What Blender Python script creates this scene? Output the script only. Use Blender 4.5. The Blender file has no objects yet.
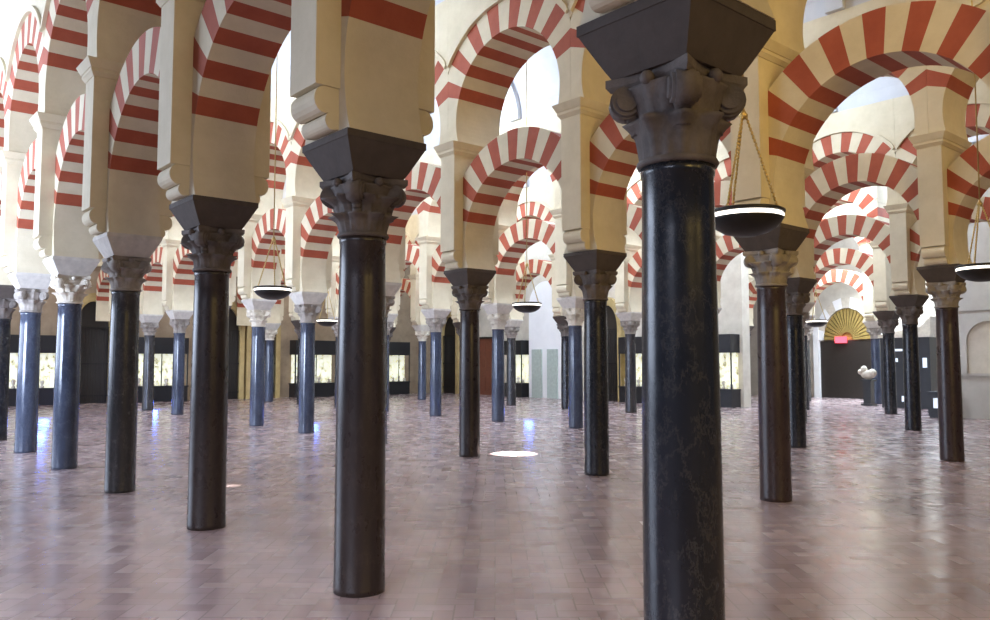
import bpy, bmesh, math, random
from mathutils import Vector, Matrix
random.seed(7)
SC = bpy.context.scene
COL = SC.collection
PI = math.pi

# ---------------------------------------------------------------- camera
EYE = 1.7
PITCH = 0.0649
cam_d = bpy.data.cameras.new('camera')
cam_d.sensor_width = 36.0
cam_d.lens = 36.0 * 800.0 / 990.0
cam_d.clip_end = 400
cam = bpy.data.objects.new('camera', cam_d)
COL.objects.link(cam)
cam.location = (0, 0, EYE)
cam.rotation_euler = (PI / 2 + PITCH, 0.0, 0.0)
SC.camera = cam
SC.view_settings.view_transform = 'Standard'
SC.view_settings.look = 'None'
SC.view_settings.gamma = 1.0
SC.view_settings.use_curve_mapping = False
SC.view_settings.exposure = 0.0

# ---------------------------------------------------------------- the plan of the hall
TH = 0.7081                                   # turn of the arcades against the camera
U = Vector((-math.sin(TH), math.cos(TH), 0))  # along an arcade, away to the left
N = Vector((math.cos(TH), math.sin(TH), 0))   # from one arcade to the next
RZ = TH - PI / 2                              # local x = -U, local y = N
O0 = Vector((0.9542, 3.7863, 0))
BAY, NAVE, SK = 3.0233, 5.9633, 1.0234
N0 = O0.dot(N); U0 = O0.dot(U)

def W(s, t, h=0.0):                           # hall coordinates to world
    return U * s + N * t + Vector((0, 0, h))

# ---------------------------------------------------------------- light
world = bpy.data.worlds.new('world'); SC.world = world
world.use_nodes = True
bg = world.node_tree.nodes['Background']
bg.inputs[0].default_value = (0.42, 0.58, 1.0, 1)
bg.inputs[1].default_value = 0.17

def area(name, s, t, h, sx, sy, target, power, color, spread=180):
    l = bpy.data.lights.new(name, 'AREA'); l.shape = 'RECTANGLE'
    l.size = sx; l.size_y = sy; l.energy = power; l.color = color; l.spread = math.radians(spread)
    o = bpy.data.objects.new(name, l); COL.objects.link(o)
    p = W(s, t, h); o.location = p
    o.rotation_euler = (W(*target) - p).to_track_quat('-Z', 'Y').to_euler()
    return o

def beam(name, s, t, h, target, power, color, angle, rad=0.05):
    l = bpy.data.lights.new(name, 'SPOT'); l.energy = power; l.color = color; l.shadow_soft_size = rad
    l.spot_size = math.radians(angle); l.spot_blend = 0.1
    o = bpy.data.objects.new(name, l); COL.objects.link(o); p = W(s, t, h); o.location = p
    o.rotation_euler = (target - p).to_track_quat('-Z', 'Y').to_euler()
    return o

def bulb(name, s, t, h, power, color, rad=0.3):
    l = bpy.data.lights.new(name, 'POINT'); l.energy = power; l.color = color; l.shadow_soft_size = rad
    o = bpy.data.objects.new(name, l); COL.objects.link(o); o.location = W(s, t, h)
    return o

COOL = (0.70, 0.82, 1.0); WARM = (1.0, 0.70, 0.26); NEUT = (1.0, 0.90, 0.76)
# cool area fills added on the left for daylight from an unseen open side
area('left_cool_fill', 26, -9, 5.0, 20, 7, (24, 8, 3.0), 4600, (0.68, 0.79, 1.0))
area('left_cool_fill', 13.0, -4.5, 2.8, 4, 3, (18.5, 3.2, 3.2), 620, (0.62, 0.74, 1.0), 85)  # localized fill added to whiten the far left springers
area('left_cool_fill', 3, -7.5, 5.0, 9, 4, (5, -1.8, 0.0), 300, (0.74, 0.80, 1.0), 60)  # downward fill added to brighten the near left floor
for s, t, p in ((22.5, 4.4, 12), (30.0, 9.5, 25), (20.6, 10.9, 10), (27.5, 5.5, 16), (17.6, 16.4, 8)):
    bulb('blue_patch_fill', s, t, 0.22, p * 1.6, (0.06, 0.16, 1.0), 0.15)  # bare bulbs added to tint patches of floor blue, no fixtures
# warm area fill added behind right of the camera, for the unseen hall's light
area('warm_hall_fill', -8, 3, 6.6, 8, 3, (6, 8, 4.2), 860, (1.0, 0.69, 0.20))
area('far_floor_fill', 15.5, 33.8, 6.5, 4, 3, (14.5, 34.0, 0), 1100, (0.75, 0.88, 1.0), 120)  # downward fill added to brighten the floor before the far doorway
area('warm_arch_fill', 2.2, 3.9, 6.0, 1.2, 0.3, (4.0, 9.0, 5.3), 22, (1.0, 0.68, 0.22), 110)  # narrow fill added to warm the second-row arch, no fixture there
# fill bulbs added under the vaults in place of skylights, without fixtures
for s, t, p, c in (
        (12.5, 6.16, 320, COOL), (18, 6.16, 320, COOL), (25, 6.16, 420, COOL), (32, 6.16, 220, NEUT),
        (2.5, 12.1, 85, WARM), (10, 12.1, 320, COOL), (17, 12.1, 800, COOL), (24, 12.1, 700, COOL), (31, 12.1, 250, NEUT),
        (3, 18.1, 90, WARM), (10, 18.1, 330, COOL), (17, 18.1, 900, COOL), (24, 18.1, 700, COOL), (31, 18.1, 250, NEUT),
        (4, 24.1, 130, NEUT), (12, 24.1, 900, COOL), (20, 24.1, 900, COOL), (28, 24.1, 600, COOL),
        (10, 30.0, 1200, COOL), (15, 30.0, 1200, COOL), (14, 35.0, 1200, COOL),
        (20, 0.2, 300, COOL), (30, 0.2, 300, COOL)):
    bulb('vault_fill', s, t, 8.5, p, c, 0.35)

# sunbeams coming through small openings high in the vault
beam('sunbeam', 9.0, 12.3, 8.2, Vector((0.36, 15.0, 0)), 70000, (1.0, 0.97, 0.9), 5.2)
beam('sunbeam', 9.5, 6.6, 8.2, Vector((-3.62, 11.15, 0)), 16000, (1.0, 0.97, 0.9), 1.3)

# ---------------------------------------------------------------- materials
def nt(name):
    m = bpy.data.materials.new(name); m.use_nodes = True
    t = m.node_tree; b = t.nodes['Principled BSDF']
    return m, t, b

def noise(t, scale, detail=4, rough=0.6, vec=None):
    n = t.nodes.new('ShaderNodeTexNoise'); n.inputs['Scale'].default_value = scale
    n.inputs['Detail'].default_value = detail; n.inputs['Roughness'].default_value = rough
    if vec is not None: t.links.new(vec, n.inputs['Vector'])
    return n

def ramp(t, fac, stops):
    r = t.nodes.new('ShaderNodeValToRGB'); t.links.new(fac, r.inputs[0])
    el = r.color_ramp.elements
    while len(el) < len(stops): el.new(0.5)
    for e, (p, c) in zip(el, stops):
        e.position = p; e.color = (c[0], c[1], c[2], 1)
    return r

def bump(t, b, h, strength, dist=0.02):
    n = t.nodes.new('ShaderNodeBump'); n.inputs['Strength'].default_value = strength
    n.inputs['Distance'].default_value = dist
    t.links.new(h, n.inputs['Height']); t.links.new(n.outputs[0], b.inputs['Normal'])

def coord(t, scale=(1, 1, 1)):
    g = t.nodes.new('ShaderNodeNewGeometry')
    mp = t.nodes.new('ShaderNodeMapping'); mp.inputs['Scale'].default_value = scale
    t.links.new(g.outputs['Position'], mp.inputs['Vector'])
    return mp.outputs[0]

def plaster(name, a, b2, rough=0.75, sc=2.2, bs=0.25):
    m, t, b = nt(name); v = coord(t)
    n = noise(t, sc, 6, 0.65, v)
    r = ramp(t, n.outputs['Fac'], ((0.3, a), (0.7, b2)))
    t.links.new(r.outputs[0], b.inputs['Base Color']); b.inputs['Roughness'].default_value = rough
    n2 = noise(t, 26, 5, 0.7, v); bump(t, b, n2.outputs['Fac'], bs, 0.012)
    return m

def marble(name, dark, mid, vein, rough=0.2, sc=1.0):
    m, t, b = nt(name); v = coord(t, (1, 1, 0.55))
    n1 = noise(t, 2.6 * sc, 7, 0.65, v)
    r = ramp(t, n1.outputs['Fac'], ((0.3, dark), (0.55, mid), (0.75, dark)))
    n2 = noise(t, 5.0 * sc, 9, 0.75, v)
    v2 = ramp(t, n2.outputs['Fac'], ((0.485, (0, 0, 0)), (0.5, (1, 1, 1)), (0.515, (0, 0, 0))))
    mx = t.nodes.new('ShaderNodeMixRGB'); mx.inputs[2].default_value = (*vein, 1)
    mm = t.nodes.new('ShaderNodeMath'); mm.operation = 'MULTIPLY'; mm.inputs[1].default_value = 0.4
    t.links.new(v2.outputs[0], mm.inputs[0]); t.links.new(mm.outputs[0], mx.inputs[0])
    t.links.new(r.outputs[0], mx.inputs[1]); t.links.new(mx.outputs[0], b.inputs['Base Color'])
    n3 = noise(t, 9, 5, 0.6, v)
    rr = t.nodes.new('ShaderNodeMapRange'); rr.inputs[3].default_value = rough; rr.inputs[4].default_value = rough + 0.18
    t.links.new(n3.outputs['Fac'], rr.inputs[0]); t.links.new(rr.outputs[0], b.inputs['Roughness'])
    bump(t, b, n3.outputs['Fac'], 0.12, 0.01)
    return m

def simple(name, c, rough=0.5, metal=0.0, em=None, es=0.0, bs=0.0):
    m, t, b = nt(name)
    v = coord(t); n = noise(t, 9, 4, 0.6, v)
    r = ramp(t, n.outputs['Fac'], ((0.3, tuple(x * 0.85 for x in c)), (0.7, tuple(min(1, x * 1.1) for x in c))))
    t.links.new(r.outputs[0], b.inputs['Base Color'])
    b.inputs['Roughness'].default_value = rough; b.inputs['Metallic'].default_value = metal
    if em: b.inputs['Emission Color'].default_value = (*em, 1); b.inputs['Emission Strength'].default_value = es
    if bs: bump(t, b, n.outputs['Fac'], bs, 0.02)
    return m

CREAM = plaster('cream_plaster', (0.58, 0.505, 0.345), (0.69, 0.61, 0.44))
RED = plaster('red_voussoir_paint', (0.31, 0.062, 0.028), (0.41, 0.095, 0.045))
WHITE = plaster('white_plaster', (0.78, 0.77, 0.75), (0.86, 0.85, 0.83), 0.85, 1.2, 0.1)
VAULTM = plaster('whitewashed_vault', (0.50, 0.51, 0.53), (0.60, 0.61, 0.62), 0.85, 1.2, 0.1)
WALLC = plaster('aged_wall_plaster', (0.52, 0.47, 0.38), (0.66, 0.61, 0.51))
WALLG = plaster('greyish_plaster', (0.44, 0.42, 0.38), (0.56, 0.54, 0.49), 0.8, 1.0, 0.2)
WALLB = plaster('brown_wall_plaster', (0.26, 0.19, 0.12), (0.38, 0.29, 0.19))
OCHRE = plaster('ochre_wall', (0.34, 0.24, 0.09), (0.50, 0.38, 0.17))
STONE = plaster('carved_stone', (0.20, 0.17, 0.145), (0.34, 0.30, 0.255), 0.7, 7, 0.6)
STONE_D = plaster('dark_carved_stone', (0.07, 0.056, 0.048), (0.15, 0.12, 0.102), 0.7, 7, 0.6)
STONE_L = plaster('pale_carved_stone', (0.50, 0.44, 0.34), (0.66, 0.60, 0.50), 0.7, 7, 0.6)
M_BLACK = marble('black_marble', (0.007, 0.008, 0.011), (0.014, 0.015, 0.02), (0.10, 0.09, 0.08), 0.16)
M_GREY = marble('grey_marble', (0.02, 0.02, 0.021), (0.038, 0.036, 0.037), (0.12, 0.11, 0.1), 0.16)
M_BROWN = marble('brown_marble', (0.014, 0.009, 0.008), (0.028, 0.019, 0.016), (0.08, 0.06, 0.05), 0.2)
M_ROSE = marble('rose_marble', (0.022, 0.013, 0.012), (0.04, 0.024, 0.021), (0.1, 0.07, 0.06), 0.2)
M_BLUE = marble('blue_grey_marble', (0.026, 0.031, 0.048), (0.05, 0.06, 0.09), (0.14, 0.15, 0.18), 0.08)
IRON = simple('dark_iron', (0.03, 0.028, 0.026), 0.45, 0.6)
BRASS = simple('brass', (0.55, 0.40, 0.16), 0.35, 0.9)
GOLD = simple('old_gilding', (0.45, 0.32, 0.10), 0.45, 0.5, bs=0.5)
WOOD = simple('dark_wood', (0.022, 0.016, 0.012), 0.45)
REDWOOD = simple('red_brown_wood', (0.16, 0.05, 0.025), 0.4)
BLACKM = simple('black_paint', (0.012, 0.012, 0.014), 0.4)
RING = simple('lamp_glow', (0.9, 0.88, 0.82), 0.4, 0, (1.0, 0.93, 0.82), 3.0)
REDGLOW = simple('red_sign_glow', (0.8, 0.05, 0.08), 0.4, 0, (1.0, 0.08, 0.12), 2.5)
SCREEN = simple('pale_patch_glow', (0.7, 0.75, 0.8), 0.4, 0, (0.75, 0.85, 1.0), 0.7)
BLUEGLOW = simple('blue_lamp_glow', (0.2, 0.3, 0.9), 0.4, 0, (0.1, 0.22, 1.0), 5.0)
PALE = simple('pale_marble', (0.62, 0.56, 0.46), 0.5, bs=0.3)

def case_glow():
    m, t, b = nt('lit_showcase'); v = coord(t)
    n = noise(t, 5.5, 5, 0.7, v)
    r = ramp(t, n.outputs['Fac'], ((0.36, (0.30, 0.27, 0.14)), (0.47, (0.80, 0.80, 0.58)), (0.6, (0.95, 0.97, 0.82))))
    t.links.new(r.outputs[0], b.inputs['Base Color']); t.links.new(r.outputs[0], b.inputs['Emission Color'])
    b.inputs['Emission Strength'].default_value = 0.75; b.inputs['Roughness'].default_value = 0.3
    return m
GLOW = case_glow()

def floor_mat():
    m, t, b = nt('herringbone_brick_floor')
    L = t.links.new
    v = coord(t, (1 / 0.14, 1 / 0.14, 1))
    sx = t.nodes.new('ShaderNodeSeparateXYZ'); L(v, sx.inputs[0])
    def M(op, a, b_=None, c=None):
        n = t.nodes.new('ShaderNodeMath'); n.operation = op
        for i, q in enumerate((a, b_, c)):
            if q is None: continue
            if isinstance(q, (int, float)): n.inputs[i].default_value = q
            else: L(q, n.inputs[i])
        return n.outputs[0]
    x, y = sx.outputs[0], sx.outputs[1]
    i, j = M('FLOOR', x), M('FLOOR', y)
    fx, fy = M('FRACT', x), M('FRACT', y)
    k = M('FLOORED_MODULO', M('ADD', M('SUBTRACT', i, j), 0.25), 4.0)
    def isk(q): return M('COMPARE', k, q + 0.25, 0.3)
    k0, k1, k2, k3 = isk(0), isk(1), isk(2), isk(3)
    g = 0.045
    e = M('MULTIPLY', M('LESS_THAN', fx, g), M('SUBTRACT', 1.0, k1))
    e = M('MAXIMUM', e, M('MULTIPLY', M('GREATER_THAN', fx, 1 - g), M('SUBTRACT', 1.0, k0)))
    e = M('MAXIMUM', e, M('MULTIPLY', M('GREATER_THAN', fy, 1 - g), M('SUBTRACT', 1.0, k3)))
    e = M('MAXIMUM', e, M('MULTIPLY', M('LESS_THAN', fy, g), M('SUBTRACT', 1.0, k2)))
    cx = t.nodes.new('ShaderNodeCombineXYZ')
    L(M('SUBTRACT', i, k1), cx.inputs[0]); L(M('SUBTRACT', j, k2), cx.inputs[1])
    wn = t.nodes.new('ShaderNodeTexWhiteNoise'); wn.noise_dimensions = '2D'; L(cx.outputs[0], wn.inputs['Vector'])
    r = ramp(t, wn.outputs['Value'], ((0.0, (0.34, 0.25, 0.25)), (0.35, (0.385, 0.29, 0.29)), (0.7, (0.42, 0.32, 0.32)), (1.0, (0.37, 0.28, 0.26))))
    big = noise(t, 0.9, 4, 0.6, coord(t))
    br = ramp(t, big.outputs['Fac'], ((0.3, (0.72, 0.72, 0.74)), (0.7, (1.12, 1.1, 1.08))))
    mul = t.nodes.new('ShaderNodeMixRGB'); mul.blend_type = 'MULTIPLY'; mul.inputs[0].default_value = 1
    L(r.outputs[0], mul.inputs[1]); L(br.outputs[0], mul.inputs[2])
    mx = t.nodes.new('ShaderNodeMixRGB'); L(e, mx.inputs[0]); L(mul.outputs[0], mx.inputs[1])
    mx.inputs[2].default_value = (0.26, 0.20, 0.19, 1)
    L(mx.outputs[0], b.inputs['Base Color'])
    ro = t.nodes.new('ShaderNodeMapRange'); ro.inputs[3].default_value = 0.17; ro.inputs[4].default_value = 0.30
    b.inputs['Specular IOR Level'].default_value = 0.75
    L(wn.outputs['Value'], ro.inputs[0]); L(ro.outputs[0], b.inputs['Roughness'])
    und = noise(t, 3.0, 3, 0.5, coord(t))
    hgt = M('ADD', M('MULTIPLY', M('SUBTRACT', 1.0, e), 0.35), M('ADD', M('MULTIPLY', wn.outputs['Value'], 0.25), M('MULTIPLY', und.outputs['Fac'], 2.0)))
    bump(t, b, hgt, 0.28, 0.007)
    return m
FLOOR = floor_mat()

# ---------------------------------------------------------------- mesh helpers
class MB:
    def __init__(self): self.bm = bmesh.new()
    def box(self, x0, x1, y0, y1, z0, z1, mi=0, top=None):
        # top = (dx, dy): growth of the upper face on each side
        dx, dy = top or (0, 0)
        v = [self.bm.verts.new(p) for p in ((x0, y0, z0), (x1, y0, z0), (x1, y1, z0), (x0, y1, z0),
             (x0 - dx, y0 - dy, z1), (x1 + dx, y0 - dy, z1), (x1 + dx, y1 + dy, z1), (x0 - dx, y1 + dy, z1))]
        for f in ((3, 2, 1, 0), (4, 5, 6, 7), (0, 1, 5, 4), (1, 2, 6, 5), (2, 3, 7, 6), (3, 0, 4, 7)):
            self.bm.faces.new([v[i] for i in f]).material_index = mi
        return self
    def prism_x(self, prof, x0, x1, mi=0):      # profile in (y, z), extruded along x
        a = [self.bm.verts.new((x0, y, z)) for y, z in prof]; c = [self.bm.verts.new((x1, y, z)) for y, z in prof]
        self._sides(a, c, mi); return self
    def prism_y(self, prof, y0, y1, mi=0):      # profile in (x, z), extruded along y
        a = [self.bm.verts.new((x, y0, z)) for x, z in prof]; c = [self.bm.verts.new((x, y1, z)) for x, z in prof]
        self._sides(a, c, mi); return self
    def _sides(self, a, c, mi):
        n = len(a)
        for i in range(n):
            self.bm.faces.new((a[i], a[(i + 1) % n], c[(i + 1) % n], c[i])).material_index = mi
        self.bm.faces.new(list(reversed(a))).material_index = mi; self.bm.faces.new(c).material_index = mi
    def lathe(self, prof, seg=40, mi=0, cx=0, cy=0, smooth=True, cap=True):
        rings = [[self.bm.verts.new((cx + r * math.cos(2 * PI * k / seg), cy + r * math.sin(2 * PI * k / seg), z)) for k in range(seg)] for r, z in prof]
        for a, c in zip(rings, rings[1:]):
            for k in range(seg):
                f = self.bm.faces.new((a[k], a[(k + 1) % seg], c[(k + 1) % seg], c[k])); f.material_index = mi; f.smooth = smooth
        if cap:
            self.bm.faces.new(list(reversed(rings[0]))).material_index = mi; self.bm.faces.new(rings[-1]).material_index = mi
        return self
    def tube(self, p0, p1, r, seg=8, mi=0):
        p0, p1 = Vector(p0), Vector(p1); d = (p1 - p0).normalized()
        a = d.cross(Vector((0, 0, 1)));  a = a.normalized() if a.length > 1e-4 else Vector((1, 0, 0))
        c = d.cross(a)
        ra = [self.bm.verts.new(p0 + (a * math.cos(2 * PI * k / seg) + c * math.sin(2 * PI * k / seg)) * r) for k in range(seg)]
        rb = [self.bm.verts.new(p1 + (a * math.cos(2 * PI * k / seg) + c * math.sin(2 * PI * k / seg)) * r) for k in range(seg)]
        for k in range(seg):
            f = self.bm.faces.new((ra[k], ra[(k + 1) % seg], rb[(k + 1) % seg], rb[k])); f.smooth = True; f.material_index = mi
        self.bm.faces.new(list(reversed(ra))).material_index = mi; self.bm.faces.new(rb).material_index = mi
        return self
    def ball(self, c, r, mi=0, seg=12, sc=(1, 1, 1)):
        res = bmesh.ops.create_uvsphere(self.bm, u_segments=seg, v_segments=max(6, seg // 2), radius=r,
              matrix=Matrix.Translation(c) @ Matrix.Diagonal((*sc, 1)))
        for v in res['verts']:
            for f in v.link_faces: f.smooth = True; f.material_index = mi
        return self
    def mesh(self, name, mats):
        bmesh.ops.recalc_face_normals(self.bm, faces=self.bm.faces)
        me = bpy.data.meshes.new(name); self.bm.to_mesh(me); self.bm.free()
        for m in mats: me.materials.append(m)
        return me

def link(name, data, parent=None, loc=None):
    o = bpy.data.objects.new(name, data); COL.objects.link(o)
    if parent is not None: o.parent = parent
    if loc is not None: o.location = loc
    return o

def put(o, s, t, h=0.0, rz=0.0):
    o.location = W(s, t, h); o.rotation_euler = (0, 0, RZ + rz)

def tag(o, label, cat, group=None):
    o['label'] = label; o['category'] = cat; o['kind'] = 'thing'
    if group: o['group'] = group

def struct(name, me, s=0, t=0, h=0, grid=True):
    o = link(name, me)
    if grid: put(o, s, t, h)
    o['kind'] = 'structure'
    return o

def clone(root):
    r = root.copy(); COL.objects.link(r)
    for ch in list(root.children):
        c = ch.copy(); COL.objects.link(c); c.parent = r
        for g in list(ch.children):
            d = g.copy(); COL.objects.link(d); d.parent = c
    return r

# ---------------------------------------------------------------- heights
H_SH, H_CAP, H_IMP, H_PIER = 2.64, 3.09, 3.37, 3.69
H_COR0, H_COR = 5.42, 5.63
H_TOP = 8.35
LOW_T, HIGH_T = 0.325, 0.525           # half thickness of the lower arches and of the piers
PW = 0.20                            # half width of a pier
UEND = 36.0                          # end wall

# ---------------------------------------------------------------- floor, walls, vaults
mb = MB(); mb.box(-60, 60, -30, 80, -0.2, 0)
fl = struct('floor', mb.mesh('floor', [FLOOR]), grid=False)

def lx(s): return -s                 # hall s to grid-local x

# end wall across the naves
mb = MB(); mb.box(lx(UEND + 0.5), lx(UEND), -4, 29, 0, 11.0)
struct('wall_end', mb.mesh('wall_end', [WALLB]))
# wall closing the fourth arcade line, left of the opening and right of it
T4 = N0 + 4 * NAVE
mb = MB(); mb.box(lx(UEND), lx(16.9), T4 - 0.25, T4 + 0.25, 0, H_TOP)
struct('wall_back', mb.mesh('wall_back', [WALLC]))
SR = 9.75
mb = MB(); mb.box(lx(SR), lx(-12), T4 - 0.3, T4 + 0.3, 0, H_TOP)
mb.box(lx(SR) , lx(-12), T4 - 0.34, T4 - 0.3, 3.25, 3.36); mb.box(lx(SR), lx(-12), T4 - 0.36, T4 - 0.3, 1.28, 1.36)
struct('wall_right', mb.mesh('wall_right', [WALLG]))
T6 = 37.3
mb = MB(); mb.box(lx(UEND), lx(-4), T6, T6 + 0.5, 0, 11)
struct('wall_far', mb.mesh('wall_far', [WALLC]))

# barrel vaults with transverse ribs
def vault(name, ta, tb, s0, s1):
    mb = MB(); hw = (tb - ta) / 2; mid = (ta + tb) / 2; seg = 20; rise = 2.0
    def prof(k, off=0.0):
        a = PI * k / seg
        return (mid - (hw - off) * math.cos(a), H_TOP + (rise - off) * math.sin(a))
    p_in = [prof(k) for k in range(seg + 1)]
    p_out = [(mid - (hw + 0.02) * math.cos(PI * k / seg), H_TOP + (rise + 0.25) * math.sin(PI * k / seg)) for k in range(seg + 1)]
    mb.prism_x(p_in + list(reversed(p_out)), lx(s1), lx(s0))
    s = s0
    while s < s1 - 0.3:
        pr = [prof(k, 0.12) for k in range(seg + 1)]
        pi2 = [prof(k, -0.02) for k in range(seg + 1)]
        mb.prism_x(pr + list(reversed(pi2)), lx(s + 0.35), lx(s))
        s += BAY
    for f in mb.bm.faces: f.smooth = False
    struct(name, mb.mesh(name, [VAULTM]))
for r, nm in enumerate(('ceiling_near', 'ceiling_first', 'ceiling_second', 'ceiling_third', 'ceiling_fourth', 'ceiling_fifth'), -1):
    ta = N0 + r * NAVE + HIGH_T; tb = N0 + (r + 1) * NAVE - HIGH_T
    s0 = U0 + BAY * (-3.5 + SK * r)
    vault(nm, ta, tb, max(s0, -14) if r < 3 else (-10 if r == 3 else 2), UEND)

# ---------------------------------------------------------------- column kit
def shaft_mesh(mat, r0=0.187, r1=0.172):
    mb = MB(); pr = [(r0, -0.02), (r0 + 0.004, 0.05)]
    for k in range(1, 12):
        f = k / 12; pr.append((r0 + (r1 - r0) * f + 0.006 * math.sin(PI * f), 0.05 + f * (H_SH - 0.15)))
    pr += [(r1, H_SH - 0.05), (r1 + 0.006, H_SH - 0.04), (r1 + 0.008, H_SH)]
    mb.lathe(pr, 48)
    return mb.mesh('shaft', [mat])

def capital_mesh(mat, kind=0):
    mb = MB(); bm = mb.bm; h = H_CAP - H_SH; seg = 64; lev = 30; ab = 0.065
    def rad(a, f):
        base = 0.176 + 0.06 * f ** 2.6
        def leaf(f0, f1, ph, amp, nl=8):
            if f < f0 or f > f1: return 0
            g = (f - f0) / (f1 - f0)
            lobe = max(0, math.cos(nl / 2 * (a + ph))) ** 0.5 if nl else 1
            lobe = abs(math.cos(nl / 2 * (a + ph))) ** 1.3
            prof = 0.35 * g + 0.75 * max(0, (g - 0.55) / 0.45) ** 1.5
            if g > 0.93: prof *= (1 - g) / 0.07
            return amp * lobe * prof
        if kind == 0:
            r = base + leaf(0.10, 0.46, 0, 0.10) + leaf(0.34, 0.80, PI / 8, 0.13)
            r += 0.008 * math.cos(24 * a) * (1 if f < 0.75 else 0)
        else:
            r = base + leaf(0.05, 0.62, 0, 0.085) + 0.006 * math.cos(16 * a)
        r += 0.035 * max(0, f - 0.6) * (abs(math.cos(2 * (a + 0))) < 0.7)
        return r
    rings = []
    for l in range(lev + 1):
        f = l / lev; z = H_SH + f * (h - ab)
        rings.append([bm.verts.new((rad(2 * PI * k / seg, f) * math.cos(2 * PI * k / seg), rad(2 * PI * k / seg, f) * math.sin(2 * PI * k / seg), z)) for k in range(seg)])
    for a, c in zip(rings, rings[1:]):
        for k in range(seg): bm.faces.new((a[k], a[(k + 1) % seg], c[(k + 1) % seg], c[k])).smooth = True
    bm.faces.new(list(reversed(rings[0]))); bm.faces.new(rings[-1])
    mb.lathe([(0.172, H_SH), (0.192, H_SH + 0.004), (0.198, H_SH + 0.018), (0.192, H_SH + 0.032), (0.172, H_SH + 0.036)], 48)
    # abacus with hollow sides
    pts = []
    for q in range(4):
        a0 = PI / 4 + q * PI / 2
        c0 = Vector((math.cos(a0), math.sin(a0))) * 0.345; c1 = Vector((math.cos(a0 + PI / 2), math.sin(a0 + PI / 2))) * 0.345
        for k in range(8):
            g = k / 8; p = c0.lerp(c1, g); m = (c0 + c1).normalized() * -0.05 * math.sin(PI * g); pts.append(p + m)
    lo = [bm.verts.new((p.x * 0.93, p.y * 0.93, H_CAP - ab)) for p in pts]; mi_ = [bm.verts.new((p.x, p.y, H_CAP - ab * 0.6)) for p in pts]; hi = [bm.verts.new((p.x, p.y, H_CAP)) for p in pts]
    n = len(pts)
    for A, B in ((lo, mi_), (mi_, hi)):
        for k in range(n): bm.faces.new((A[k], A[(k + 1) % n], B[(k + 1) % n], B[k]))
    bm.faces.new(list(reversed(lo))); bm.faces.new(hi)
    return mb.mesh('capital', [mat])

def volute_mesh(mat, q):
    mb = MB(); a0 = PI / 4 + q * PI / 2
    d = Vector((math.cos(a0), math.sin(a0), 0)); s = Vector((-d.y, d.x, 0)); z = H_CAP - 0.125
    c = d * 0.245 + Vector((0, 0, z))
    for w, r in ((0.075, 0.05), (0.062, 0.07), (0.045, 0.082)):
        mb.tube(c - s * w, c + s * w, r, 18)
    # stalk rising from the bell to the scroll
    for k in range(5):
        g0, g1 = k / 5, (k + 1) / 5
        p0 = d * (0.185 + 0.10 * g0 ** 2) + Vector((0, 0, z - 0.16 + 0.20 * g0)); p1 = d * (0.185 + 0.10 * g1 ** 2) + Vector((0, 0, z - 0.16 + 0.20 * g1))
        mb.tube(p0, p1, 0.035 + 0.012 * g1, 8)
    return mb.mesh('volute', [mat])

def rosette_mesh(mat, q):
    mb = MB(); a0 = q * PI / 2
    mb.ball(Vector((math.cos(a0) * 0.225, math.sin(a0) * 0.225, H_CAP - 0.045)), 0.036, seg=12)
    return mb.mesh('rosette', [mat])

def impost_mesh(mat):
    mb = MB(); b0, b1 = 0.22, 0.338
    lev = []
    for k in range(7):
        f = k / 6; w = b0 + (b1 - b0) * (f ** 0.95)
        lev.append((w, H_CAP + f * (H_IMP - H_CAP - 0.055)))
    lev += [(b1 + 0.006, H_IMP - 0.053), (b1 + 0.006, H_IMP)]
    bm = mb.bm; R = [[bm.verts.new((sx * w, sy * w, z)) for sx, sy in ((-1, -1), (1, -1), (1, 1), (-1, 1))] for w, z in lev]
    for a, c in zip(R, R[1:]):
        for k in range(4): bm.faces.new((a[k], a[(k + 1) % 4], c[(k + 1) % 4], c[k]))
    bm.faces.new(list(reversed(R[0]))); bm.faces.new(R[-1])
    return mb.mesh('impost', [mat])

IMP_D = simple('dark_impost_stone', (0.075, 0.058, 0.047), 0.8, bs=0.4)
IMP_L = simple('pale_impost_plaster', (0.55, 0.51, 0.45), 0.8, bs=0.3)
STY = {}
def column(style):
    shm, cpm, imm, kind = style
    root = bpy.data.objects.new('column', None); COL.objects.link(root)
    key = (shm.name, cpm.name, imm.name, kind)
    if key not in STY:
        STY[key] = (shaft_mesh(shm), capital_mesh(cpm, kind), impost_mesh(imm), [volute_mesh(cpm, q) for q in range(4)], [rosette_mesh(cpm, q) for q in range(4)])
    a, b, c, vs, rs = STY[key]
    link('shaft', a, root); cp = link('capital', b, root); link('impost', c, root)
    for v in vs: link('volute', v, cp)
    for v in rs: link('rosette', v, cp)
    return root

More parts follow.
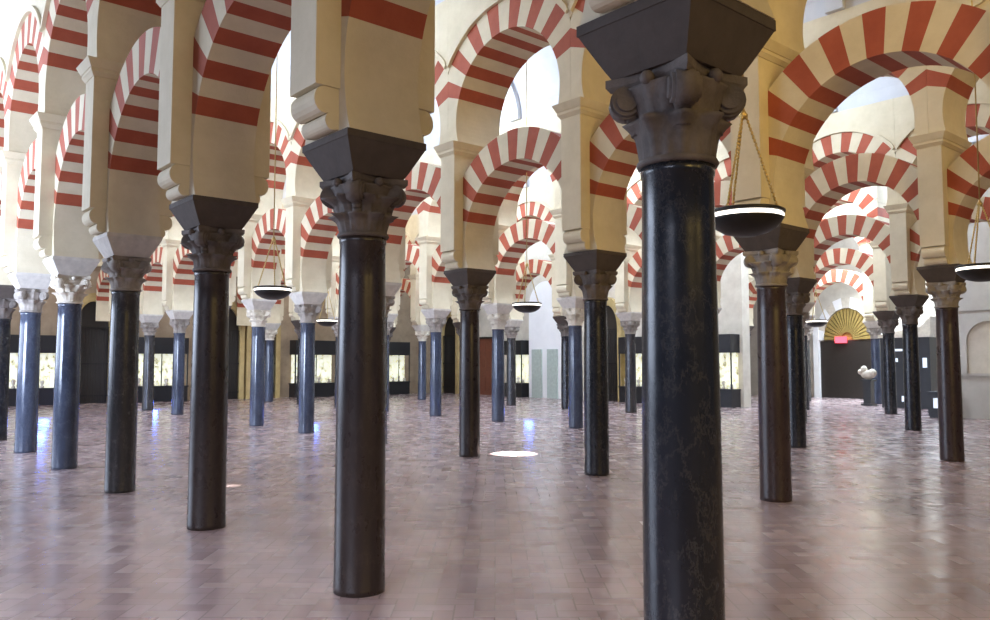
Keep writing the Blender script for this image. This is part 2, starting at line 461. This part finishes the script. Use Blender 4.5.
# ---------------------------------------------------------------- pier kit
def pier_root():
    root = bpy.data.objects.new('pier', None); COL.objects.link(root)
    mb = MB(); mb.box(-PW, PW, -LOW_T, LOW_T, H_IMP, H_PIER + 0.02); mb.box(-PW, PW, -HIGH_T, HIGH_T, H_PIER, H_COR0)
    link('pier_body', mb.mesh('pier_body', [CREAM]), root)
    mb = MB()
    mb.box(-PW - 0.01, PW + 0.01, -HIGH_T - 0.01, HIGH_T + 0.01, H_COR0, H_COR0 + 0.05, top=(0.03, 0.03))
    mb.box(-PW - 0.045, PW + 0.045, -HIGH_T - 0.045, HIGH_T + 0.045, H_COR0 + 0.05, H_COR0 + 0.10)
    mb.box(-PW - 0.055, PW + 0.055, -HIGH_T - 0.055, HIGH_T + 0.055, H_COR0 + 0.10, H_COR, top=(0.05, 0.05))
    link('cornice', mb.mesh('cornice', [CREAM]), root)
    for sg in (-1, 1):
        # rolled corbel: three lobes stepping in towards the column
        pr = [(sg * LOW_T, H_PIER), (sg * HIGH_T, H_PIER)]
        for (cy, cz, r) in ((HIGH_T - 0.085, H_PIER - 0.10, 0.10), (HIGH_T - 0.145, H_PIER - 0.245, 0.065)):
            for k in range(9):
                a = PI / 2.3 - k * (PI / 8 * 0.95)
                pr.append((sg * (cy + r * 0.85 * math.cos(a)), cz + r * math.sin(a)))
        pr.append((sg * LOW_T, H_IMP + 0.02))
        mb = MB(); mb.prism_x(pr, -PW + 0.015, PW - 0.015)
        link('corbel', mb.mesh('corbel', [CREAM]), root)
    return root

# ---------------------------------------------------------------- arches
HB = BAY / 2
def ring_pts(cz, r0, r1, a, lim):
    c, s = math.cos(a), math.sin(a)
    re = r1
    if abs(c) > 1e-6: re = min(r1, lim / abs(c))
    return (r0 * c, cz + r0 * s), (max(-lim, min(lim, re * c)), cz + re * s)

def arch_meshes(cz, r0, r1, spring, th, a0, nv, lim, relief=0.0, wedge=3):
    """springers (two, plain) and the voussoir ring with alternating red and cream blocks"""
    out = []
    a_lo = math.asin((spring - cz) / r0)
    for sg in (-1, 1):
        inner, outer = [], []
        n = 10
        for k in range(n + 1):
            a = a_lo + (a0 - a_lo) * k / n
            x = r0 * math.cos(a); z = cz + r0 * math.sin(a)
            inner.append((sg * x, z))
        top_in, top_out = ring_pts(cz, r0, r1, a0, lim)
        prof = inner + [(sg * top_out[0], top_out[1]), (sg * lim, spring)]
        mb = MB(); mb.prism_y(prof, -th, th)
        out.append(mb.mesh('springer', [CREAM]))
    mb = MB(); bm = mb.bm; mb2 = None
    step = (PI - 2 * a0) / nv
    for v in range(nv):
        mi = 1 if v % 2 == 0 else 0
        secs = []
        for k in range(wedge + 1):
            a = a0 + step * (v + k / wedge)
            i_, o_ = ring_pts(cz, r0, r1, a, lim)
            secs.append([bm.verts.new((i_[0], -th, i_[1])), bm.verts.new((i_[0], th, i_[1])), bm.verts.new((o_[0], th, o_[1])), bm.verts.new((o_[0], -th, o_[1]))])
        for a, c in zip(secs, secs[1:]):
            for q in range(4): bm.faces.new((a[q], a[(q + 1) % 4], c[(q + 1) % 4], c[q])).material_index = mi
        if v == 0: bm.faces.new(secs[0]).material_index = mi
        if v == nv - 1: bm.faces.new(secs[-1]).material_index = mi
    bmesh.ops.remove_doubles(bm, verts=bm.verts, dist=0.0005)
    out.append(mb.mesh('voussoir_ring', [CREAM, RED]))
    return out

LC, LR = 3.83, 1.253
LOW = arch_meshes(LC, LR, 1.775, H_IMP, LOW_T, math.radians(17), 17, HB - PW - 0.002)
UC, UR, UX = 5.98, 1.28, 1.80
HIGH = arch_meshes(UC, UR, UX, H_COR, HIGH_T - 0.01, math.radians(19), 15, HB - 0.002)

def arch_root(kind):
    low = kind == 'low'
    root = bpy.data.objects.new('horseshoe_arch' if low else 'upper_arch', None); COL.objects.link(root)
    ms = LOW if low else HIGH
    link('springer', ms[0], root); link('springer', ms[1], root); link('voussoir_ring', ms[2], root)
    if not low:
        # moulding round the outside of the ring on the visible face
        mb = MB(); n = 28
        pts = []
        amax = math.acos((HB - 0.03) / (UX + 0.03))
        A = [amax + (PI - 2 * amax) * k / n for k in range(n + 1)]
        pr = [((UX + 0.0) * math.cos(a), UC + (UX + 0.0) * math.sin(a)) for a in A] + [((UX + 0.09) * math.cos(a), UC + (UX + 0.09) * math.sin(a)) for a in reversed(A)]
        pr = [(max(-HB + 0.01, min(HB - 0.01, x)), z) for x, z in pr]
        mb.prism_y(pr, -HIGH_T - 0.05, -HIGH_T + 0.012)
        link('moulding', mb.mesh('moulding', [CREAM]), root)
        mb = MB(); amax = math.acos((HB - 0.002) / UX)
        arc = [(UX * math.cos(amax + (PI - 2 * amax) * k / n), UC + UX * math.sin(amax + (PI - 2 * amax) * k / n)) for k in range(n + 1)]
        mb.prism_y(arc + [(-HB + 0.002, H_TOP), (HB - 0.002, H_TOP)], -HIGH_T, HIGH_T)
        link('spandrel', mb.mesh('spandrel', [CREAM]), root)
    return root

# ---------------------------------------------------------------- the arcades
S_G = (M_GREY, STONE, IMP_L, 0); S_B = (M_BROWN, STONE_D, IMP_D, 0); S_K = (M_BLACK, STONE_D, IMP_D, 1)
S_L = (M_BLUE, STONE_L, IMP_L, 0); S_R = (M_ROSE, STONE, IMP_D, 0); S_W = (M_BLUE, STONE, IMP_L, 1)
ORD = ['first', 'second', 'third', 'fourth', 'fifth', 'sixth', 'seventh', 'eighth', 'ninth', 'tenth', 'eleventh', 'twelfth', 'thirteenth']
ROWN = ['nearest row', 'second row', 'third row', 'fourth row', 'doorway row', 'farthest row']
# row: first index, last index, index of the column counted as first from the right, styles, sideways shifts
ROWS = [
    (-1, 10, 0, {0: S_K, 1: S_B, 2: S_B, 3: S_G, 4: S_L, 5: S_W}, {0: -0.096}),
    (-1, 9, 0, {0: S_R, 1: S_K, 2: S_B, 4: S_W, 5: S_L, 3: S_G}, {4: -0.22, 1: 0.06, 3: -0.05}),
    (-2, 8, -1, {-1: S_R, 0: S_K, 2: S_L, 3: S_L, 4: S_W}, {-1: -0.06, 0: 0.085, 2: 0.05}),
    (-2, 7, -1, {-1: S_K, 0: S_G, 2: S_G, 3: S_K}, {}),
    (-1, 0, -1, {-1: S_K, 0: S_G}, {}),
    (-1, 2, -1, {}, {}),
]
NICE = {
    (0, 0): 'thick black marble column, largest and closest, cut off by the bottom of the frame',
    (0, 1): 'dark brown marble column, second closest, left of the big black one',
    (0, 2): 'brown marble column, third closest, with a dark acanthus capital',
    (0, 3): 'grey marble column left of the brown one, under a white-edged pier',
    (0, 4): 'blue-grey marble column with a pale capital, fifth in the nearest row',
    (0, 5): 'pale blue-grey column near the left edge, sixth in the nearest row',
    (1, 0): 'reddish-brown column behind the big hanging dish lamp',
    (1, 1): 'black marble column just left of the big foreground column',
    (1, 2): 'brown marble column beside the bright sunlit patch on the floor',
    (2, -1): 'reddish column at the far right with a carved dark capital',
    (2, 0): 'black column right behind the reddish-brown one',
    (3, -1): 'black slender column between the doorway and the reddish column at far right',
}
P_LOOK = {M_BLACK.name: 'black', M_GREY.name: 'grey', M_BROWN.name: 'brown', M_ROSE.name: 'reddish', M_BLUE.name: 'blue-grey'}
proto_pier = None; proto_low = None; proto_high = None
default_cycle = [S_G, S_K, S_L, S_B, S_W]
for r, (i0, i1, first, sty, shift) in enumerate(ROWS):
    t = N0 + r * NAVE
    def spos(i): return U0 + BAY * (i + SK * r) - shift.get(i, 0.0)
    col_styles = {}
    for i in range(i0, i1 + 1):
        s = spos(i)
        if s > UEND - 0.4: continue
        st = sty.get(i, default_cycle[(i + 2 * r) % 5])
        vis = i >= first
        which = (ORD[i - first] + ' from right, ' + ROWN[r]) if vis else ('beyond the right edge, ' + ROWN[r])
        c = column(st); put(c, s, t)
        tag(c, NICE.get((r, i), P_LOOK[st[0].name] + ' marble column with carved capital, ' + which), 'column', 'columns of the arcades')
        if proto_pier is None: proto_pier = p = pier_root()
        else: p = clone(proto_pier)
        put(p, s, t)
        tag(p, 'plaster pier on scrolled corbels above the column ' + which, 'pier', 'piers above the capitals')
        if i < i1 or s + BAY < UEND + 1:
            s2 = spos(i + 1) if i < i1 else s + BAY
            if i == i1 and r in (4,): continue
            mid = (s + s2) / 2
            k = ((s2 - s) / 2 - PW) / (HB - PW)
            nxt = ORD[min(12, i - first + 1)]
            between = (('between ' + ORD[i - first] + ' and ' + nxt + ' columns from right, ' + ROWN[r]) if vis else 'starting beyond the right edge, ' + ROWN[r])
            if mid + HB > UEND + 0.2: continue
            if proto_low is None: proto_low = a = arch_root('low')
            else: a = clone(proto_low)
            put(a, mid, t); a.scale = (k, 1, 1)
            tag(a, 'striped horseshoe arch ' + between, 'arch', 'lower horseshoe arches')
            if proto_high is None:
                proto_high = a = arch_root('high')
            else: a = clone(proto_high)
            put(a, mid, t); a.scale = ((s2 - s) / BAY, 1, 1)
            tag(a, 'striped upper tier arch ' + between, 'arch', 'upper tier arches')

# ---------------------------------------------------------------- hanging dish lamps
def lamp_root():
    root = bpy.data.objects.new('hanging_lamp', None); COL.objects.link(root)
    R = 0.31
    mb = MB(); mb.lathe([(0.02, -0.135), (0.10, -0.13), (0.19, -0.105), (0.26, -0.06), (R - 0.01, -0.02), (R, 0.0), (R + 0.012, 0.015), (R, 0.02), (R - 0.02, 0.016)], 48)
    link('bowl', mb.mesh('bowl', [IRON]), root)
    mb = MB(); mb.lathe([(R + 0.003, 0.021), (R + 0.010, 0.032), (R + 0.010, 0.046), (R, 0.055), (R - 0.03, 0.055), (R - 0.03, 0.021)], 48)
    link('light_ring', mb.mesh('light_ring', [RING]), root)['label'] = 'glowing white rim band'
    mb = MB(); mb.lathe([(R + 0.005, 0.056), (R + 0.022, 0.064), (R + 0.022, 0.082), (R, 0.092), (0.05, 0.10)], 48)
    link('top_plate', mb.mesh('top_plate', [IRON]), root)
    for q in range(3):
        a = 0.5 + q * 2 * PI / 3
        p0 = Vector((math.cos(a) * (R - 0.04), math.sin(a) * (R - 0.04), 0.09)); p1 = Vector((math.cos(a) * 0.02, math.sin(a) * 0.02, 0.93))
        mb = MB(); n = 24
        for k in range(n):
            c = p0.lerp(p1, (k + 0.5) / n)
            mb.ball(c, 0.0125, seg=8, sc=(1, 1, 1.7))
        mb.tube(p0, p1, 0.005, 6)
        link('chain', mb.mesh('chain', [BRASS]), root)
        mb = MB(); mb.ball(p0, 0.022, seg=10); link('chain_hook', mb.mesh('chain_hook', [BRASS]), root)
    mb = MB(); mb.lathe([(0.008, 0.90), (0.035, 0.92), (0.04, 0.94), (0.02, 0.97), (0.008, 1.0)], 20)
    link('hub', mb.mesh('hub', [BRASS]), root)
    mb = MB(); mb.tube((0, 0, 0.98), (0, 0, 7.33), 0.010, 8); link('rod', mb.mesh('rod', [BRASS]), root)
    return root
lp = lamp_root()
def ray_on_t(pxx, t):            # hall s where the sight line of photo column pxx crosses the line t
    k = (pxx - 495) / 800
    d = Vector((k, 1, 0)); return d.dot(U) * t / d.dot(N)
mids = {0: N0 + NAVE / 2, 1: N0 + 1.5 * NAVE, 3: N0 + 3.5 * NAVE}
for n_, (pxx, m, lab) in enumerate((
        (748, 0, 'large iron dish lamp on three brass chains, hanging right of the black foreground column'),
        (272, 0, 'iron dish lamp hanging left of the dark brown foreground column'),
        (985, 1, 'iron dish lamp cut off by the right edge of the photo'),
        (327, 1, 'small iron dish lamp partly hidden behind the dark brown foreground column'),
        (527, 1, 'small dish lamp in the middle, seen against the white arched wall'),
        (817, 3, 'distant dish lamp before the doorway at the far right'))):
    o = lp if n_ == 0 else clone(lp)
    t = mids[m]; put(o, ray_on_t(pxx, t), t, 2.93)
    tag(o, lab, 'lamp', 'hanging dish lamps')

# ---------------------------------------------------------------- lit showcases along the end and back walls
def showcase_root(w):
    root = bpy.data.objects.new('display_case', None); COL.objects.link(root)
    mb = MB(); mb.box(-w / 2, w / 2, -0.6, 0, 0, 0.62); mb.box(-w / 2 - 0.03, w / 2 + 0.03, -0.63, 0, 0.62, 0.68)
    link('plinth', mb.mesh('plinth', [BLACKM]), root)
    mb = MB(); mb.box(-w / 2 + 0.05, w / 2 - 0.05, -0.14, -0.08, 0.68, 2.05)
    link('lit_back_panel', mb.mesh('lit_back_panel', [GLOW]), root)['label'] = 'glowing cream back panel'
    mb = MB()
    for x in (-w / 2, w / 2 - 0.06): mb.box(x, x + 0.06, -0.6, -0.54, 0.68, 2.05)
    mb.box(-0.02, 0.02, -0.6, -0.56, 0.68, 2.05); mb.box(-w / 2, w / 2, -0.62, 0, 2.05, 2.75)
    link('frame', mb.mesh('frame', [BLACKM]), root)
    for k in range(4):
        mb = MB(); x = -w / 2 + 0.3 + k * (w - 0.6) / 3; hh = (0.35, 0.22, 0.3, 0.18)[k]
        mb.lathe([(0.09, 0.68), (0.10, 0.74), (0.05, 0.78), (0.11, 0.68 + hh * 0.8), (0.06, 0.68 + hh)], 14, cx=x, cy=-0.33)
        link('exhibit', mb.mesh('exhibit', [PALE]), root)
    return root
cs = showcase_root(2.5)
first_case = True
def ray_on_s(pxx, s):
    k = (pxx - 495) / 800
    d = Vector((k, 1, 0)); return d.dot(N) * s / d.dot(U)
CASES_END = [(35, 2.0, 'lit showcase behind the two leftmost blue-grey columns'), (158, 2.3, 'lit showcase behind the pair of thin dark columns at left'),
             (311, 2.3, 'lit showcase seen either side of the column left of the dark brown foreground column'), (393, 1.4, 'lit showcase directly right of the dark brown foreground column')]
for pxx, w, lab in CASES_END:
    o = cs if first_case else clone(cs); first_case = False
    t = ray_on_s(pxx, UEND)
    o.location = W(UEND, t, 0); o.rotation_euler = (0, 0, RZ + PI / 2); o.scale = (w / 2.56, 1, 1)
    tag(o, lab, 'display case', 'lit showcases along the far walls')
for pxx, lab in ((521, 'lit showcase seen beside the slim black column in the middle'), (640, 'lit showcase just left of the black foreground column'), (724, 'lit showcase just right of the black foreground column')):
    o = clone(cs); t = T4 - 0.26
    put(o, ray_on_t(pxx, t), t); o.scale = (0.54, 1, 1)
    tag(o, lab, 'display case', 'lit showcases along the far walls')

# ---------------------------------------------------------------- arched chapel fronts on the far walls
def chapel_root():
    root = bpy.data.objects.new('chapel_front', None); COL.objects.link(root)
    mb = MB(); n = 16
    for x in (-1.35, 1.0): link('pilaster', MB().box(x, x + 0.35, -0.25, 0, 0, 3.2).mesh('pilaster', [OCHRE]), root)
    mb = MB()
    arc = [(1.35 * math.cos(PI * k / n), 3.2 + 1.35 * math.sin(PI * k / n)) for k in range(n + 1)] + [(1.0 * math.cos(PI * k / n), 3.2 + 1.0 * math.sin(PI * k / n)) for k in range(n, -1, -1)]
    mb.prism_y(arc, -0.25, 0); link('arch_frame', mb.mesh('arch_frame', [OCHRE]), root)
    mb = MB(); mb.box(-1.0, 1.0, -0.05, 0, 0, 3.2); mb.prism_y([(1.0 * math.cos(PI * k / n), 3.2 + 1.0 * math.sin(PI * k / n)) for k in range(n + 1)], -0.05, 0)
    link('back_panel', mb.mesh('back_panel', [WOOD]), root)
    mb = MB()
    for k in range(13): mb.tube((-0.96 + k * 0.16, -0.15, 0), (-0.96 + k * 0.16, -0.15, 3.15), 0.014, 6)
    for z in (0.3, 1.6, 3.1): mb.box(-1.0, 1.0, -0.17, -0.13, z, z + 0.05)
    link('grille', mb.mesh('grille', [IRON]), root)
    return root
ch = chapel_root(); used = False
for pxx, lab in ((92, 'ochre arched chapel front behind the left columns'), (225, 'ochre arched chapel front behind the brown column'), (262, 'ochre chapel front left of the small dish lamp'), (360, 'arched chapel front hidden mostly by the dark brown foreground column')):
    o = ch if not used else clone(ch); used = True
    o.location = W(UEND, ray_on_s(pxx, UEND), 0); o.rotation_euler = (0, 0, RZ + PI / 2)
    o.scale = (0.62, 1, 1)
    tag(o, lab, 'chapel front', 'chapel fronts on the end wall')
for pxx, lab in ((452, 'arched chapel front behind the brown column in the middle'), (610, 'arched chapel front left of the black foreground column'), (690, 'arched chapel front hidden behind the black foreground column')):
    o = clone(ch); put(o, ray_on_t(pxx, T4 - 0.25), T4 - 0.25)
    o.scale = (0.62, 1, 1)
    tag(o, lab, 'chapel front', 'chapel fronts on the back wall')

# white arched niche wall in the middle and a wooden door beside it
root = bpy.data.objects.new('white_arched_recess', None); COL.objects.link(root)
mb = MB(); n = 16
pr = [(-1.15, 0), (1.15, 0)] + [(1.15 * math.cos(PI * k / n), 4.4 + 1.15 * math.sin(PI * k / n)) for k in range(n + 1)]
mb.prism_y(pr, -0.3, 0); link('recess_face', mb.mesh('recess_face', [WHITE]), root)
PGREEN = simple('pale_green_panel', (0.42, 0.48, 0.42), 0.5)
for x in (-0.9, 0.15): link('lower_panel', MB().box(x, x + 0.68, -0.36, -0.3, 0.0, 2.3).mesh('lower_panel', [PGREEN]), root)
put(root, ray_on_t(550, T4 - 0.25), T4 - 0.25)
tag(root, 'tall white round-topped wall panel behind the columns in the middle', 'wall panel')

root = bpy.data.objects.new('wooden_door', None); COL.objects.link(root)
mb = MB(); mb.box(-0.55, 0.55, -0.1, 0, 0, 2.9); link('door_leaf', mb.mesh('door_leaf', [REDWOOD]), root)
for x in (-0.45, 0.05):
    for z in (0.2, 1.1, 2.0): link('door_panel', MB().box(x, x + 0.4, -0.13, -0.1, z, z + 0.7).mesh('door_panel', [REDWOOD]), root)
mb = MB(); mb.box(-0.65, -0.55, -0.14, 0, 0, 3.0); mb.box(0.55, 0.65, -0.14, 0, 0, 3.0); mb.box(-0.65, 0.65, -0.14, 0, 2.9, 3.0)
link('door_frame', mb.mesh('door_frame', [WOOD]), root)
put(root, ray_on_t(488, T4 - 0.25), T4 - 0.25)
tag(root, 'red-brown wooden door behind the columns left of the centre showcase', 'door')

# ---------------------------------------------------------------- far doorway at the right
sd = ray_on_t(849, T6)
root = bpy.data.objects.new('gilded_doorway', None); COL.objects.link(root)
mb = MB(); mb.box(-1.75, 1.75, -0.12, 0, 0, 2.7); link('door_leaves', mb.mesh('door_leaves', [WOOD]), root)
mb = MB(); n = 20
for k in range(n):
    a0, a1 = PI * (k + 0.12) / n, PI * (k + 0.88) / n
    mb.prism_y([(0.35 * math.cos(a0), 2.75 + 0.35 * math.sin(a0)), (1.45 * math.cos(a0), 2.75 + 1.45 * math.sin(a0)), (1.45 * math.cos(a1), 2.75 + 1.45 * math.sin(a1)), (0.35 * math.cos(a1), 2.75 + 0.35 * math.sin(a1))], -0.2, -0.05)
mb.prism_y([(1.5 * math.cos(PI * k / n), 2.75 + 1.5 * math.sin(PI * k / n)) for k in range(n + 1)], -0.08, 0)
link('gilded_fan', mb.mesh('gilded_fan', [GOLD]), root)
mb = MB()
for k in range(11):
    a0, a1 = PI * k / 11, PI * (k + 1) / 11
    pr = [(1.5 * math.cos(a0), 2.75 + 1.5 * math.sin(a0)), (2.0 * math.cos(a0), 2.75 + 2.0 * math.sin(a0)), (2.0 * math.cos(a1), 2.75 + 2.0 * math.sin(a1)), (1.5 * math.cos(a1), 2.75 + 1.5 * math.sin(a1))]
    mb.prism_y(pr, -0.25, 0, k % 2)
link('striped_surround', mb.mesh('striped_surround', [WHITE, STONE_L]), root)
link('jamb', MB().box(-2.1, -1.75, -0.3, 0, 0, 3.4).mesh('jamb', [WHITE]), root); link('jamb', MB().box(1.75, 2.1, -0.3, 0, 0, 2.75).mesh('jamb', [WHITE]), root)
put(root, sd, T6); root.scale = (0.78, 1, 1)
tag(root, 'dark doorway under a gilded fan and striped arch at the far right', 'doorway')

o = link('exit_sign', MB().box(-0.28, 0.28, -0.05, 0, 0, 0.3).mesh('exit_sign', [REDGLOW])); put(o, ray_on_t(841, T6 - 0.26), T6 - 0.26, 2.6)
tag(o, 'small glowing red sign on the dark doorway at far right', 'sign')

# pale bust on a dark pedestal
root = bpy.data.objects.new('pedestal', None); COL.objects.link(root)
mb = MB(); mb.box(-0.22, 0.22, -0.22, 0.22, 0, 0.08); mb.box(-0.15, 0.15, -0.15, 0.15, 0.08, 0.95, top=(0.0, 0.0)); mb.box(-0.22, 0.22, -0.22, 0.22, 0.95, 1.02)
link('pedestal_body', mb.mesh('pedestal_body', [BLACKM]), root)
tp = 31.5
put(root, ray_on_t(867, tp), tp); tag(root, 'dark square pedestal before the far right doorway', 'pedestal')
mb = MB(); mb.ball(Vector((0, 0, 0.22)), 0.3, sc=(1.2, 0.6, 0.75), seg=18); mb.ball(Vector((-0.2, 0, 0.48)), 0.16, seg=14, sc=(1, 1, 1.1)); mb.ball(Vector((-0.36, 0, 0.35)), 0.14, seg=12); mb.ball(Vector((0.2, 0, 0.3)), 0.2, seg=12); mb.tube((0, 0, -0.005), (0, 0, 0.2), 0.12, 14)
o = link('marble_sculpture', mb.mesh('marble_sculpture', [PALE])); put(o, ray_on_t(867, tp), tp, 1.03); o.scale = (0.8, 0.8, 0.8)
tag(o, 'pale lumpy marble sculpture on top of the dark pedestal', 'sculpture')

# dark glazed kiosk beyond the fourth line
root = bpy.data.objects.new('glazed_kiosk', None); COL.objects.link(root)
mb = MB(); mb.box(-1.25, 1.25, -0.35, 0.35, 0, 2.6); link('body', mb.mesh('body', [BLACKM]), root)
mb = MB(); mb.box(-1.32, 1.32, -0.42, 0.42, 2.6, 2.72); mb.prism_y([(-1.3, 2.72), (1.3, 2.72), (1.3, 3.35), (0.8, 3.0)], -0.3, 0.3); link('cap', mb.mesh('cap', [PALE]), root)
for (x, z, w, h_) in ((0.1, 1.85, 0.5, 0.22), (-0.7, 1.7, 0.35, 0.14), (-0.7, 2.1, 0.6, 0.08), (0.2, 0.9, 0.3, 0.3), (0.9, 1.5, 0.2, 0.35), (-0.2, 0.25, 0.3, 0.2)):
    link('pale_patch', MB().box(x, x + w, -0.38, -0.35, z, z + h_).mesh('pale_patch', [SCREEN]), root)  # glowing boxes put in for the white reflections in the glazing
tk = 31.0
put(root, ray_on_t(908, tk), tk); root.scale = (0.7, 1, 1); tag(root, 'dark glazed kiosk with small glowing reflection patches behind the black columns at right', 'kiosk')

# low black stand against the white wall at right
root = bpy.data.objects.new('black_stand', None); COL.objects.link(root)
mb = MB(); mb.box(-0.28, 0.28, -0.2, 0.2, 0.05, 0.75); mb.box(-0.3, 0.3, -0.22, 0.22, 0.75, 0.8); mb.box(-0.25, 0.25, -0.18, 0.18, 0, 0.05)
link('body', mb.mesh('body', [BLACKM]), root)
link('pale_patch', MB().box(-0.12, 0.12, -0.22, -0.2, 0.3, 0.6).mesh('pale_patch', [SCREEN]), root)
put(root, ray_on_t(938, T4 - 0.75), T4 - 0.75); tag(root, 'low black box stand at the end of the white wall', 'stand')

# arched niche in the white wall
root = bpy.data.objects.new('wall_niche', None); COL.objects.link(root)
mb = MB()
pr = [(-0.62, 1.36), (0.62, 1.36)] + [(0.62 * math.cos(PI * k / n), 2.3 + 0.62 * math.sin(PI * k / n)) for k in range(n + 1)]
mb.prism_y(pr, -0.03, 0); link('recess', mb.mesh('recess', [WALLC]), root)
mb = MB()
arc = [(0.74 * math.cos(PI * k / n), 2.3 + 0.74 * math.sin(PI * k / n)) for k in range(n + 1)] + [(0.62 * math.cos(PI * k / n), 2.3 + 0.62 * math.sin(PI * k / n)) for k in range(n, -1, -1)]
mb.prism_y(arc, -0.1, 0); mb.box(-0.74, -0.62, -0.1, 0, 1.36, 2.3); mb.box(0.62, 0.74, -0.1, 0, 1.36, 2.3)
link('surround', mb.mesh('surround', [WALLG]), root)
put(root, ray_on_t(990, T4 - 0.3), T4 - 0.3); tag(root, 'round-topped niche in the white wall at the right edge', 'niche')
